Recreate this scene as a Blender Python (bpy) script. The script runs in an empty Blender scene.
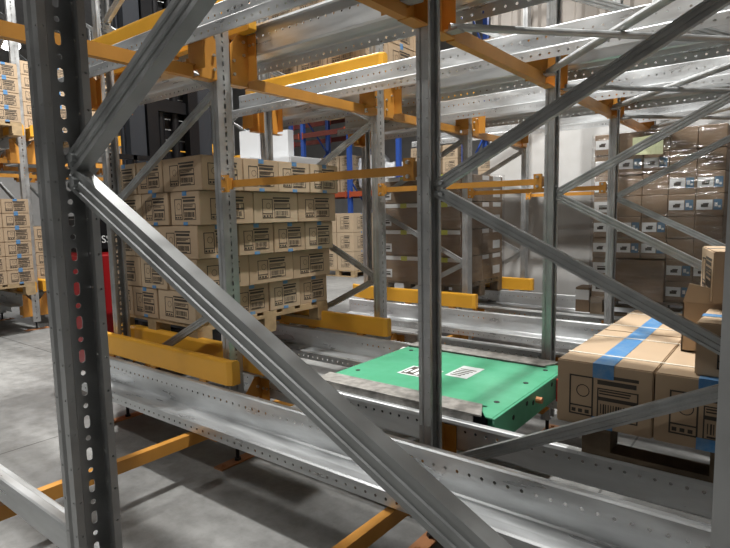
import bpy, bmesh, math, random
from mathutils import Vector, Matrix
random.seed(7)
C = bpy.context.scene.collection
PI = math.pi
# ------------------------------------------------------------------ materials
def mat(name, col, rough=.5, metal=0.0, noise=0.0, nscale=8.0, bump=0.0, col2=None, rvar=0.0, emit=None, estr=0, spec=None, stretch=None):
    m = bpy.data.materials.new(name); m.use_nodes = True
    nt = m.node_tree; b = nt.nodes['Principled BSDF']
    b.inputs['Base Color'].default_value = (*col, 1); b.inputs['Roughness'].default_value = rough
    b.inputs['Metallic'].default_value = metal
    if spec is not None: b.inputs['Specular IOR Level'].default_value = spec
    if emit: b.inputs['Emission Color'].default_value = (*emit, 1); b.inputs['Emission Strength'].default_value = estr
    if noise or bump or rvar:
        tc = nt.nodes.new('ShaderNodeTexCoord'); mp = nt.nodes.new('ShaderNodeMapping')
        if stretch: mp.inputs['Scale'].default_value = stretch
        nz = nt.nodes.new('ShaderNodeTexNoise'); nz.inputs['Scale'].default_value = nscale; nz.inputs['Detail'].default_value = 6
        nt.links.new(tc.outputs['Object'], mp.inputs['Vector']); nt.links.new(mp.outputs[0], nz.inputs['Vector'])
        if noise:
            cr = nt.nodes.new('ShaderNodeValToRGB')
            c2 = col2 if col2 else tuple(max(0, c*(1-noise)) for c in col)
            cr.color_ramp.elements[0].position = .35; cr.color_ramp.elements[1].position = .65
            cr.color_ramp.elements[0].color = (*c2, 1); cr.color_ramp.elements[1].color = (*col, 1)
            nt.links.new(nz.outputs['Fac'], cr.inputs['Fac']); nt.links.new(cr.outputs['Color'], b.inputs['Base Color'])
        if rvar:
            mr = nt.nodes.new('ShaderNodeMapRange'); mr.inputs['To Min'].default_value = max(.02, rough-rvar); mr.inputs['To Max'].default_value = rough+rvar
            mr.inputs['From Min'].default_value = .3; mr.inputs['From Max'].default_value = .7
            nt.links.new(nz.outputs['Fac'], mr.inputs['Value']); nt.links.new(mr.outputs[0], b.inputs['Roughness'])
        if bump:
            bp = nt.nodes.new('ShaderNodeBump'); bp.inputs['Strength'].default_value = bump; bp.inputs['Distance'].default_value = .01
            nt.links.new(nz.outputs['Fac'], bp.inputs['Height']); nt.links.new(bp.outputs[0], b.inputs['Normal'])
    return m
M = {}
M['galv'] = mat('galvanised_steel', (.48,.495,.495), .48, .72, .22, 14, 0, None, .12)
M['galv_rail'] = mat('galvanised_rail_steel', (.72,.74,.75), .36, .65, .25, 5, .03, None, .12, stretch=(.6,3,3))
M['post'] = mat('galvanised_post_steel', (.56,.57,.57), .42, .72, .22, 9, 0, None, .1)
M['orange'] = mat('orange_paint', (.62,.285,.05), .42, 0, .16, 6)
M['guide'] = mat('yellow_orange_paint', (.80,.40,.035), .42, 0, .08, 5)
M['green'] = mat('green_paint', (.055,.29,.155), .42, 0, .25, 6, 0, (.075,.33,.19), .08)
M['tread'] = mat('scuffed_grey_plate', (.34,.325,.30), .55, .3, .45, 22, .05)
M['card'] = mat('cardboard', (.47,.345,.225), .75, 0, .07, 5)
M['card_dark'] = mat('brown_cardboard', (.26,.18,.115), .6, 0, .12, 5)
M['card_side'] = mat('cardboard_pale', (.52,.40,.27), .75, 0, .07, 5)
M['ink'] = mat('print_ink', (.055,.045,.035), .7)
M['tape'] = mat('blue_tape', (.05,.22,.50), .35, 0, .4, 30, 0, (.16,.30,.48))
M['strap'] = mat('clear_strap', (.75,.70,.60), .3)
M['white'] = mat('white_label_paper', (.75,.76,.76), .5)
M['bluelabel'] = mat('blue_grey_label', (.10,.19,.29), .5)
M['yellowlabel'] = mat('yellow_sticker', (.62,.66,.12), .5)
M['paper'] = mat('pale_yellow_paper', (.55,.58,.36), .6)
M['wood'] = mat('pallet_wood', (.50,.36,.20), .8, 0, .35, 9, .1)
M['wood_dark'] = mat('weathered_pallet_wood', (.20,.15,.10), .8, 0, .35, 9, .1)
M['black'] = mat('black_steel', (.012,.012,.014), .4, .2)
M['rubber'] = mat('black_rubber', (.015,.015,.015), .8)
M['charcoal'] = mat('charcoal_steel', (.045,.05,.06), .5, .3)
M['red'] = mat('dark_red_paint', (.33,.012,.015), .35)
M['redcap'] = mat('red_cap', (.6,.03,.02), .5)
M['blue'] = mat('blue_upright_paint', (.035,.10,.42), .4)
M['beam'] = mat('red_orange_beam_paint', (.45,.085,.03), .45)
M['maroon'] = mat('maroon_beam_paint', (.14,.03,.02), .5)
M['copper'] = mat('orange_primer_plate', (.55,.24,.10), .5, .2, .2, 9)
M['whitewrap'] = mat('white_plastic_wrap', (.78,.80,.82), .35, 0, .12, 3, .3)
M['whiteboard'] = mat('white_foam_board', (.48,.49,.50), .6)
M['roller'] = mat('white_nylon', (.75,.75,.72), .4)
M['bolt'] = mat('zinc_bolt', (.7,.7,.68), .3, .9)
M['graylabel'] = mat('grey_warning_label', (.55,.58,.57), .5)
M['lamp'] = mat('lamp_glass', (1,1,1), .5, emit=(1,.98,.95), estr=14)
M['lampbody'] = mat('lamp_housing', (.3,.3,.32), .4, .6)
# concrete floor
def floor_mat():
    m = bpy.data.materials.new('concrete_floor'); m.use_nodes = True; nt = m.node_tree; b = nt.nodes['Principled BSDF']
    tc = nt.nodes.new('ShaderNodeTexCoord')
    n1 = nt.nodes.new('ShaderNodeTexNoise'); n1.inputs['Scale'].default_value = .9; n1.inputs['Detail'].default_value = 8; n1.inputs['Roughness'].default_value = .6
    n2 = nt.nodes.new('ShaderNodeTexNoise'); n2.inputs['Scale'].default_value = 9; n2.inputs['Detail'].default_value = 8; n2.inputs['Roughness'].default_value = .7
    for n in (n1, n2): nt.links.new(tc.outputs['Object'], n.inputs['Vector'])
    cr = nt.nodes.new('ShaderNodeValToRGB'); cr.color_ramp.elements[0].position = .3; cr.color_ramp.elements[1].position = .7
    cr.color_ramp.elements[0].color = (.16,.16,.157,1); cr.color_ramp.elements[1].color = (.34,.34,.33,1)
    c2 = nt.nodes.new('ShaderNodeValToRGB'); c2.color_ramp.elements[0].position = .3; c2.color_ramp.elements[1].position = .6
    c2.color_ramp.elements[0].color = (.62,.62,.61,1); c2.color_ramp.elements[1].color = (1,1,1,1)
    nt.links.new(n1.outputs['Fac'], cr.inputs['Fac']); nt.links.new(n2.outputs['Fac'], c2.inputs['Fac'])
    mx = nt.nodes.new('ShaderNodeMix'); mx.data_type = 'RGBA'; mx.blend_type = 'MULTIPLY'; mx.inputs[0].default_value = 1
    nt.links.new(cr.outputs[0], mx.inputs[6]); nt.links.new(c2.outputs[0], mx.inputs[7])
    # saw-cut joints
    mp = nt.nodes.new('ShaderNodeMapping'); mp.inputs['Location'].default_value = (.7,.35,0)
    br = nt.nodes.new('ShaderNodeTexBrick'); br.offset = 0; br.inputs['Scale'].default_value = 1; br.inputs['Brick Width'].default_value = 3.0
    br.inputs['Row Height'].default_value = 2.8; br.inputs['Mortar Size'].default_value = .006; br.inputs['Color1'].default_value = (1,1,1,1)
    br.inputs['Color2'].default_value = (.93,.93,.93,1); br.inputs['Mortar'].default_value = (.35,.35,.35,1)
    nt.links.new(tc.outputs['Object'], mp.inputs['Vector']); nt.links.new(mp.outputs[0], br.inputs['Vector'])
    m2 = nt.nodes.new('ShaderNodeMix'); m2.data_type = 'RGBA'; m2.blend_type = 'MULTIPLY'; m2.inputs[0].default_value = 1
    nt.links.new(mx.outputs[2], m2.inputs[6]); nt.links.new(br.outputs['Color'], m2.inputs[7]); nt.links.new(m2.outputs[2], b.inputs['Base Color'])
    mr = nt.nodes.new('ShaderNodeMapRange'); mr.inputs['To Min'].default_value = .38; mr.inputs['To Max'].default_value = .7
    nt.links.new(n2.outputs['Fac'], mr.inputs['Value']); nt.links.new(mr.outputs[0], b.inputs['Roughness'])
    bp = nt.nodes.new('ShaderNodeBump'); bp.inputs['Strength'].default_value = .15; bp.inputs['Distance'].default_value = .01
    nt.links.new(n2.outputs['Fac'], bp.inputs['Height']); nt.links.new(bp.outputs[0], b.inputs['Normal'])
    return m
M['floor'] = floor_mat()
def wall_mat():
    m = bpy.data.materials.new('painted_block_wall'); m.use_nodes = True; nt = m.node_tree; b = nt.nodes['Principled BSDF']
    tc = nt.nodes.new('ShaderNodeTexCoord'); sp = nt.nodes.new('ShaderNodeSeparateXYZ'); nt.links.new(tc.outputs['Object'], sp.inputs[0])
    n = nt.nodes.new('ShaderNodeTexNoise'); n.inputs['Scale'].default_value = 2.2; n.inputs['Detail'].default_value = 7; nt.links.new(tc.outputs['Object'], n.inputs['Vector'])
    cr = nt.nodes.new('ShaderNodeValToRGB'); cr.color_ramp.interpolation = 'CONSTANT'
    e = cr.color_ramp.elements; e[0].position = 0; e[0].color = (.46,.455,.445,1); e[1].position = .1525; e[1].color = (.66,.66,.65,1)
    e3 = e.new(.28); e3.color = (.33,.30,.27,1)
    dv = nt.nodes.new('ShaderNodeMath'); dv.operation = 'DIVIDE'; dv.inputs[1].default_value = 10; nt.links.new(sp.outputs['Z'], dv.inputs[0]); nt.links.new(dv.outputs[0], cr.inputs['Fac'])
    c2 = nt.nodes.new('ShaderNodeValToRGB'); c2.color_ramp.elements[0].position = .3; c2.color_ramp.elements[1].position = .65
    c2.color_ramp.elements[0].color = (.78,.77,.75,1); c2.color_ramp.elements[1].color = (1,1,1,1); nt.links.new(n.outputs['Fac'], c2.inputs['Fac'])
    mx = nt.nodes.new('ShaderNodeMix'); mx.data_type = 'RGBA'; mx.blend_type = 'MULTIPLY'; mx.inputs[0].default_value = 1
    nt.links.new(cr.outputs[0], mx.inputs[6]); nt.links.new(c2.outputs[0], mx.inputs[7]); nt.links.new(mx.outputs[2], b.inputs['Base Color'])
    b.inputs['Roughness'].default_value = .6
    return m
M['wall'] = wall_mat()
M['cladding'] = mat('grey_cladding', (.45,.44,.43), .6, .1, .1, 3)
M['ceiling'] = mat('ceiling_deck', (.35,.35,.36), .6, .1, .1, 3)
def film_mat():
    m = bpy.data.materials.new('stretch_film'); m.use_nodes = True; nt = m.node_tree
    for n in list(nt.nodes): nt.nodes.remove(n)
    out = nt.nodes.new('ShaderNodeOutputMaterial'); mx = nt.nodes.new('ShaderNodeMixShader'); tr = nt.nodes.new('ShaderNodeBsdfTransparent'); gl = nt.nodes.new('ShaderNodeBsdfGlossy')
    tr.inputs[0].default_value = (.93,.93,.93,1); gl.inputs['Roughness'].default_value = .16
    tc = nt.nodes.new('ShaderNodeTexCoord'); mp = nt.nodes.new('ShaderNodeMapping'); mp.inputs['Scale'].default_value = (1.2,1.2,9); mp.inputs['Rotation'].default_value = (0,.25,0)
    nz = nt.nodes.new('ShaderNodeTexNoise'); nz.inputs['Scale'].default_value = 4; nz.inputs['Detail'].default_value = 4
    bp = nt.nodes.new('ShaderNodeBump'); bp.inputs['Strength'].default_value = .9; bp.inputs['Distance'].default_value = .03
    mr = nt.nodes.new('ShaderNodeMapRange'); mr.inputs['From Min'].default_value = .35; mr.inputs['From Max'].default_value = .75; mr.inputs['To Min'].default_value = .02; mr.inputs['To Max'].default_value = .22
    nt.links.new(tc.outputs['Object'], mp.inputs['Vector']); nt.links.new(mp.outputs[0], nz.inputs['Vector']); nt.links.new(nz.outputs['Fac'], bp.inputs['Height']); nt.links.new(bp.outputs[0], gl.inputs['Normal'])
    nt.links.new(nz.outputs['Fac'], mr.inputs['Value']); nt.links.new(mr.outputs[0], mx.inputs[0])
    nt.links.new(tr.outputs[0], mx.inputs[1]); nt.links.new(gl.outputs[0], mx.inputs[2]); nt.links.new(mx.outputs[0], out.inputs[0])
    return m
M['film'] = film_mat()

# ------------------------------------------------------------------ mesh helpers
def box(bm, x0, y0, z0, x1, y1, z1, rot=None, piv=None):
    vs = [bm.verts.new((x, y, z)) for z in (z0, z1) for y in (y0, y1) for x in (x0, x1)]
    for f in ((0,2,3,1),(4,5,7,6),(0,1,5,4),(2,6,7,3),(1,3,7,5),(0,4,6,2)): bm.faces.new([vs[i] for i in f])
    if rot is not None: bmesh.ops.rotate(bm, verts=vs, cent=piv or (0,0,0), matrix=rot)
    return vs
def prism(bm, pts, axis, a0, a1):
    """polygon pts in the plane normal to axis ('x','y','z'), thickness a0..a1"""
    def P(p, a):
        return {'x': (a, p[0], p[1]), 'y': (p[0], a, p[1]), 'z': (p[0], p[1], a)}[axis]
    A = [bm.verts.new(P(p, a0)) for p in pts]; B = [bm.verts.new(P(p, a1)) for p in pts]
    bm.faces.new(A); bm.faces.new(B[::-1]); n = len(pts)
    for i in range(n): bm.faces.new((A[i], B[i], B[(i+1) % n], A[(i+1) % n]))
    return A + B
def cyl(bm, c, r, h, axis='z', n=14, r2=None):
    r2 = r if r2 is None else r2
    res = bmesh.ops.create_cone(bm, cap_ends=True, segments=n, radius1=r, radius2=r2, depth=h)
    vs = res['verts']
    if axis == 'x': bmesh.ops.rotate(bm, verts=vs, cent=(0,0,0), matrix=Matrix.Rotation(PI/2, 3, 'Y'))
    if axis == 'y': bmesh.ops.rotate(bm, verts=vs, cent=(0,0,0), matrix=Matrix.Rotation(-PI/2, 3, 'X'))
    bmesh.ops.translate(bm, verts=vs, vec=c); return vs
def perf(bm, fn, s0, s1, t0, t1, holes, n=8):
    """rectangular sheet [s0,s1]x[t0,t1] mapped by fn(s,t), one row of holes (s, t, rs, rt), sorted and not overlapping in s"""
    def rect(a, b, c, d):
        if b-a > 1e-6 and d-c > 1e-6: bm.faces.new([bm.verts.new(fn(*p)) for p in ((a,c),(b,c),(b,d),(a,d))])
    cur = s0
    for (s, t, rs, rt) in holes:
        ha, hb, hc, hd = s-rs*1.25, s+rs*1.25, t-rt*1.25, t+rt*1.25
        rect(cur, ha, t0, t1); rect(ha, hb, t0, hc); rect(ha, hb, hd, t1); cur = hb
        O = [(hb,t),(hb,hd),(s,hd),(ha,hd),(ha,t),(ha,hc),(s,hc),(hb,hc)]
        I = [(s+rs*math.cos(k*PI/4), t+rt*math.sin(k*PI/4)) for k in range(8)] if rs < 1.5*rt else [(s+rs*a, t+rt*b) for a, b in ((1,0),(.82,.85),(0,1),(-.82,.85),(-1,0),(-.82,-.85),(0,-1),(.82,-.85))]
        ov = [bm.verts.new(fn(*p)) for p in O]; iv = [bm.verts.new(fn(*p)) for p in I]
        for k in range(8): bm.faces.new((ov[k], ov[(k+1) % 8], iv[(k+1) % 8], iv[k]))
    rect(cur, s1, t0, t1)
def mesh_of(name, bm, m, smooth=False, recalc=True):
    if recalc: bmesh.ops.recalc_face_normals(bm, faces=bm.faces)
    me = bpy.data.meshes.new(name); bm.to_mesh(me); bm.free()
    for mm in (m if isinstance(m, (list, tuple)) else [m]): me.materials.append(mm)
    if smooth:
        for p in me.polygons: p.use_smooth = True
    return me
def link(name, me, parent=None, loc=(0,0,0), rot=(0,0,0), solid=0, bevel=0):
    o = bpy.data.objects.new(name, me); C.objects.link(o); o.location = loc; o.rotation_euler = rot
    if parent: o.parent = parent
    if solid:
        md = o.modifiers.new('thickness', 'SOLIDIFY'); md.thickness = solid; md.offset = 0
    if bevel:
        md = o.modifiers.new('bevel', 'BEVEL'); md.width = bevel; md.segments = 2; md.limit_method = 'ANGLE'
    return o
def empty(name, loc=(0,0,0), rz=0):
    o = bpy.data.objects.new(name, None); C.objects.link(o); o.location = loc; o.rotation_euler = (0,0,rz); o.empty_display_size = .1; return o
def tag(o, label, cat, group=None, kind=None):
    o['label'] = label; o['category'] = cat
    if group: o['group'] = group
    if kind: o['kind'] = kind
    return o
def structure(name, me, loc=(0,0,0)):
    o = link(name, me, None, loc); o['kind'] = 'structure'; return o
def NB(): return bmesh.new()

# ------------------------------------------------------------------ layout (metres)
L = {1: .523, 2: 1.923, 3: 3.323, 4: 4.723, 5: 6.123}          # upright lines, away from the camera
XB, XBR, XR, XRL = -1.17, 0.0, -2.454, -3.65                   # upright rows
ORD = {1: 'first', 2: 'second', 3: 'third', 4: 'fourth', 5: 'fifth'}
ZT = 5.2
# ------------------------------------------------------------------ upright frame parts
def post_mesh(h, off):
    bm = NB(); pitch = .073
    n = int((h-.06)/pitch)
    slots = []
    for i in range(n):
        z = .05+i*pitch
        slots.append((z, 0, .0145, .0066)); slots.append((z+pitch/2, 0, .0058, .0058))
    slots = [s for s in slots if s[0] < h-.03]
    Q = [(.024,-.028),(.028,-.030),(.028,-.045),(.008,-.045),(.004,-.040),(-.006,-.040),(-.010,-.045),(-.026,-.045)]
    R = [(a,-b) for a, b in Q][::-1]
    def seg(p, q, holes=()):
        Ln = math.hypot(q[0]-p[0], q[1]-p[1])
        def fn(s, t): k = t/Ln; return (p[0]+(q[0]-p[0])*k, p[1]+(q[1]-p[1])*k, s)
        perf(bm, fn, 0, h, 0, Ln, holes)
    small = [(.05+pitch*i, .0065, .0028, .0028) for i in range(n)]
    for sec in (Q, R):
        for i in range(len(sec)-1):
            wide = abs(sec[i][0]-.028) < 1e-6 and abs(sec[i+1][0]-.028) < 1e-6 or abs(sec[i][0]-sec[i+1][0]) > .0135
            seg(sec[i], sec[i+1], small if wide else ())
    def fn(s, t): return (-.026, t, s)
    perf(bm, fn, 0, h, -.045, .045, [(s[0], off, s[2], s[3]) for s in slots])
    bmesh.ops.remove_doubles(bm, verts=bm.verts, dist=1e-5)
    return mesh_of('post', bm, M['post'], recalc=False)
POST = {1: post_mesh(ZT-.1, .014), -1: post_mesh(ZT-.1, 0)}
def foot_mesh():
    bm = NB()
    box(bm, -.035, -.15, 0, .035, .14, .008)
    for y in (-.11, .10): cyl(bm, (0, y, .012), .012, .012, n=6)
    return mesh_of('base_plate', bm, M['copper'])
FOOT = foot_mesh()
def stud_mesh():
    bm = NB(); cyl(bm, (0,0,.055), .011, .10); cyl(bm, (0,0,.096), .022, .012, n=6); cyl(bm, (0,0,.014), .02, .014, n=6)
    return mesh_of('levelling_stud', bm, M['black'])
STUD = stud_mesh()
def cap_mesh():
    bm = NB(); cyl(bm, (0,0,.06), .02, .03); return mesh_of('cap', bm, M['redcap'])
def brace_mesh(x0, z0, x1, z1, w=.043, d=.025):
    """ribbed lipped channel from (x0,z0) to (x1,z1) in the frame plane"""
    ln = math.hypot(x1-x0, z1-z0); bm = NB()
    sec = [(-w/2+.010, d/2),(-w/2, d/2),(-w/2,-d/2),(-.014,-d/2),(-.0125,-d/2+.003),(-.0045,-d/2+.003),(-.003,-d/2),(.004,-d/2),(.0055,-d/2+.003),(.0125,-d/2+.003),(.014,-d/2),(w/2,-d/2),(w/2,d/2),(w/2-.010,d/2)]
    ux, uz = (x1-x0)/ln, (z1-z0)/ln
    def P(s, a, b): return (x0+ux*s-uz*a, b, z0+uz*s+ux*a)
    for i in range(len(sec)-1):
        (a, b), (c, e) = sec[i], sec[i+1]
        bm.faces.new([bm.verts.new(P(s, aa, bb)) for s, aa, bb in ((0,a,b),(ln,a,b),(ln,c,e),(0,c,e))])
    bmesh.ops.remove_doubles(bm, verts=bm.verts, dist=1e-5)
    cyl(bm, P(.03, 0, -d/2-.002), .009, .012, 'y', 6); cyl(bm, P(ln-.03, 0, -d/2-.002), .009, .012, 'y', 6)
    return mesh_of('brace', bm, M['galv'], recalc=False)
def bracket_mesh(sx, sy):
    """bent steel bracket: plate on the post side, plate across, plate under the rail web; sx = side of the post it fronts, sy = line side"""
    bm = NB(); x = .030*sx; t = .004*sx
    pts = [(.046,.0),(.046,.20),(.060,.215),(.118,.285),(.150,.285),(.165,.27),(.165,.03),(.15,0.0)]
    prism(bm, [(y*sy, z) for y, z in pts], 'x', x, x+t)
    w = -.06*sx
    box(bm, min(x+.07*sx,x+w), min(.167*sy,.171*sy), .03, max(x+.07*sx,x+w), max(.167*sy,.171*sy), .27)
    box(bm, min(x,x+w), min(.046*sy,.050*sy), .0, max(x,x+w), max(.046*sy,.050*sy), .20)
    box(bm, min(x,x+w), min(.048*sy,.164*sy), -.003, max(x,x+w), max(.048*sy,.164*sy), .003)
    return mesh_of('bracket', bm, M['orange'])
def bolt_mesh(axis):
    bm = NB(); cyl(bm, (0, 0, 0), .0085, .011, axis, 6); return mesh_of('bolt', bm, M['bolt'])
BOLT = {a: bolt_mesh(a) for a in 'xyz'}
def bolt_spots(sx, sy):
    x = .030*sx
    return [('x', (x+.009*sx, .065*sy, z)) for z in (.05,.12)]+[('x', (x+.009*sx, .135*sy, z)) for z in (.16,.23)]+[('y', (x+xx*sx, .165*sy, .215)) for xx in (.025,.055)]
BR = {(a, b): (bracket_mesh(a, b), bolt_spots(a, b)) for a in (-1, 1) for b in (-1, 1)}
def upright_frame(y, xa, xb, label, nodes_a, nodes_b, sides=(-1,1), lower=True, red=False, simple=False, zt=ZT, group=None):
    """xa < xb: post rows. nodes_a/nodes_b heights where the lattice meets the posts."""
    root = tag(empty('upright_frame', ((xa+xb)/2, y, 0)), label, 'upright frame', group)
    hx = (xb-xa)/2
    for s, x in ((1, -hx), (-1, hx)):
        p = link('post', POST[s], root, (x, 0, .1), (0, 0, 0 if s == 1 else PI), solid=.0022)
        link('base_plate', FOOT, p, (0, 0, -.1), (0,0,0)); link('levelling_stud', STUD, p, (0, 0, -.1))
        for sy in sides:
            for z0 in ((.18, 2.10) if lower else (2.10,)):
                sx = -1 if s == 1 else 1          # bracket fronts the outer face of its post
                m1, m2 = BR[(sx, sy)]
                b = link('bracket', m1, root, (x, 0, z0))
                if not simple:
                    for ax, p3 in m2: link('bolt', BOLT[ax], b, p3)
    seq = sorted([(z, -hx+.02) for z in nodes_a]+[(z, hx-.02) for z in nodes_b])
    for (z0, x0), (z1, x1) in zip(seq[:-1], seq[1:]):
        if x0 != x1:
            d = Vector((x1-x0, z1-z0)).normalized()*.02
            link('brace', brace_mesh(x0+d.x, z0+d.y, x1-d.x, z1-d.y), root, solid=.002)
    return root
NA, NR = [.33, 1.485, 2.64, 3.8], [.905, 2.07, 3.22, 4.4]
FL = {
 1: 'dark upright frame nearest the camera, slotted post at the left, red showing through',
 2: 'galvanised upright frame with the tall middle post, braces fanning to the right',
 3: 'galvanised upright frame just behind the green shuttle, right of the middle post',
 4: 'galvanised upright frame in front of the tall wrapped load with picture labels',
 5: 'galvanised upright frame against the white back wall, mostly behind the tall wrapped load'}
FR = {2: 'galvanised upright frame between the dark near post and the stacked printed cartons',
 3: 'galvanised upright frame at the back edge of the stacked printed cartons',
 4: 'galvanised upright frame beside the brown film-wrapped cartons at the middle rear',
 5: 'rearmost upright frame by the white wall end, behind the film-wrapped cartons'}
for k in (1,2,3,4,5):
    upright_frame(L[k], XB, XBR-(.011 if k == 1 else 0), FL[k], NA, NR, sides=(1,) if k == 1 else ((-1,) if k == 5 else (-1,1)))
    if k > 1: upright_frame(L[k], XRL, XR, FR[k], NA, NR, sides=((-1,) if k == 5 else (-1,1)))
# ------------------------------------------------------------------ shuttle rails
def rail_mesh(x0, x1, sy):
    bm = NB()
    sec = [(.138,-.014),(.142,-.002),(.148,0),(.169,0),(.175,-.006),(.175,-.138),(.182,-.146),(.240,-.151),(.298,-.144),(.305,-.150),(.305,-.205)]
    n = int((x1-x0-.04)/.05)
    for i in range(len(sec)-1):
        p, q = sec[i], sec[i+1]; Ln = math.hypot(q[0]-p[0], q[1]-p[1])
        def fn(s, t, p=p, q=q, Ln=Ln): k = t/Ln; return (s, sy*(p[0]+(q[0]-p[0])*k), p[1]+(q[1]-p[1])*k)
        hs = []
        if i == 4: hs = [(x0+.03+j*.05, .048, .0068, .0068) for j in range(n)]
        if i == len(sec)-2: hs = [(x0+.045+j*.05, .030, .0068, .0068) for j in range(n)]
        perf(bm, fn, x0, x1, 0, Ln, hs)
    bmesh.ops.remove_doubles(bm, verts=bm.verts, dist=1e-5)
    return mesh_of('shuttle_rail', bm, M['galv_rail'], recalc=False)
RX0, RX1 = -3.78, 1.7
RAIL = {s: rail_mesh(RX0, RX1, s) for s in (-1, 1)}
ZL, ZU = .485, 2.405
for k in (1,2,3,4,5):
    for s in (-1, 1):
        if (k == 1 and s == -1) or (k == 5 and s == 1): continue
        for z, lv in ((ZL, 'lower'), (ZU, 'upper')):
            side = 'near' if s == -1 else 'far'
            o = link('shuttle_rail', RAIL[s], None, (0, L[k], z), solid=.0025)
            extra = {(2,-1,'lower'): 'wide silver perforated rail sweeping across the foreground below the middle post',
                     (1,1,'lower'): 'silver rail end at the bottom left corner behind the dark near post',
                     (2,1,'lower'): 'silver perforated rail along the near edge of the green shuttle',
                     (3,-1,'lower'): 'silver rail along the rear edge of the green shuttle'}
            lab = extra.get((k, s, lv), '%s silver perforated rail on the %s side of the %s upright line' % (lv, side, ORD[k]))
            tag(o, lab, 'rail')
# ------------------------------------------------------------------ cross ties
def tie_mesh(w, steel='orange'):
    bm = NB(); box(bm, -.02, .178, -.03, .02, w-.178, .03)
    for y in (.20, w-.20):
        box(bm, -.028, y-.03, .028, .028, y+.03, .034); cyl(bm, (0, y, .045), .009, .024, n=6)
    return mesh_of('cross_tie', bm, M[steel])
TIE = tie_mesh(1.4)
RN = {XRL: 'aisle-end', XR: 'second', XB: 'middle', XBR: 'right-hand'}
for k in (1,2,3,4):
    for x in (XRL, XR, XB, XBR):
        for z in (.235, 2.125):
            if x == XRL: continue
            o = link('cross_tie', TIE, None, (x, L[k], z))
            lab = '%s orange tie between the %s and %s upright lines, %s row' % ('low' if z < 1 else 'overhead', ORD[k], ORD[k+1], RN[x])
            tag(o, lab, 'cross tie')
# overhead tie running on towards the camera side
# ------------------------------------------------------------------ spacers between frames
def spacer_mesh(ln):
    bm = NB(); box(bm, .05, -.016, -.018, ln-.05, .016, .018)
    for a in (.03, ln-.09):
        box(bm, a, -.05, -.045, a+.05, -.034, .045); box(bm, a, -.035, -.03, a+.05, -.01, .03)
    return mesh_of('spacer_bar', bm, M['orange'])
SP = spacer_mesh(XB-XR)
for k, d in ((2,'in front of the printed cartons'), (3,'behind the middle post'), (4,'in front of the white wall'), (5, 'along the white wall')):
    o = link('spacer_bar', SP, None, (XR, L[k], 1.565)); tag(o, 'thin orange spacer bar %s, on the %s upright line' % (d, ORD[k]), 'spacer bar')
    for a in (.055, XB-XR-.065):
        for z in (-.028,.028): link('bolt', BOLT['y'], o, (a, -.056, z))
# ------------------------------------------------------------------ plan bracing (round tubes between lines)
def tube_between(name, a, b, r, m, label, cat, group=None):
    bm = NB(); v = Vector(b)-Vector(a); ln = v.length
    res = bmesh.ops.create_cone(bm, cap_ends=True, segments=12, radius1=r, radius2=r, depth=ln)
    bmesh.ops.rotate(bm, verts=bm.verts, cent=(0,0,0), matrix=v.to_track_quat('Z','Y').to_matrix())
    me = mesh_of(name, bm, m, smooth=False); o = link(name, me, None, (Vector(a)+Vector(b))/2)
    d = v.normalized()
    for c in (-(ln/2-.02)*d, (ln/2-.02)*d):
        bm = NB(); box(bm, -.03, -.03, -.004, .03, .03, .004); bmesh.ops.translate(bm, verts=bm.verts, vec=(0, 0, -r)); link('end_plate', mesh_of('end_plate', bm, m), o, c)
    return tag(o, label, cat, group)
for k in (1,2,3,4):
    tube_between('plan_brace', (XB+.04, L[k]+.10, 2.125), (XBR-.03, L[k+1]-.05, 2.125), .015, M['galv'], 'overhead grey tube running away to the right, between %s and %s upright lines' % (ORD[k], ORD[k+1]), 'brace')
    tube_between('plan_brace', (XB+.04, L[k+1]-.18, 2.16), (XBR-.03, L[k]+.05, 2.16), .019, M['galv'], 'overhead grey tube coming forward to the right, between %s and %s upright lines' % (ORD[k], ORD[k+1]), 'brace')
# ------------------------------------------------------------------ entry guides
def guide_mesh(sy, x0, x1, flip=1):
    bm = NB()
    # tapered bent cover: cross-section varies, flares to the post line at the aisle end
    def ring(x, yo):
        S = [(yo-.028,.0),(yo-.028,.118),(yo-.012,.135),(yo+.022,.135),(yo+.026,.12),(yo+.026,.0)]
        return [bm.verts.new((x, sy*y, z)) for y, z in S]
    R = [ring(x0, .062), ring(x0+flip*.14, .120), ring(x1-flip*.03, .120), ring(x1, .105)]
    for a, b in zip(R[:-1], R[1:]):
        for i in range(len(a)): bm.faces.new((a[i], a[(i+1) % 6], b[(i+1) % 6], b[i]))
    bm.faces.new(R[0]); bm.faces.new(R[-1][::-1])
    return mesh_of('pallet_guide', bm, M['guide'])
def guide_feet(sy, x0, x1):
    out = []
    for x in (x0+.25, (x0+x1)/2, x1-.25):
        bm = NB(); box(bm, x-.03, min(.10*sy,.14*sy), -.015, x+.03, max(.10*sy,.14*sy), .004); out.append(mesh_of('mount', bm, M['orange']))
    return out
GX0, GX1 = -3.80, -2.30
G = {s: (guide_mesh(s, GX0, GX1), guide_feet(s, GX0, GX1)) for s in (-1,1)}
GL = {(2,-1,0): 'bright yellow-orange guide beam in the left foreground, before the stacked printed cartons',
      (2,1,0): 'yellow-orange guide beam directly under the near edge of the stacked printed cartons',
      (3,-1,0): 'yellow-orange guide beam behind the green shuttle, past the stacked printed cartons'}
for k in (2,3,4,5):
    for s in (-1,1):
        if k > 2 and s == 1: continue
        for z, lv in ((.50, 0), (2.365, 1)):
            o = link('pallet_guide', G[s][0], None, (0, L[k], z), bevel=.004)
            tag(o, GL.get((k,s,lv), '%s yellow-orange guide beam on the %s side of the %s upright line' % ('overhead' if lv else 'rail-level', 'near' if s < 0 else 'far', ORD[k])), 'guide beam')
            [link('mount', q, o) for q in G[s][1]]
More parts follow.
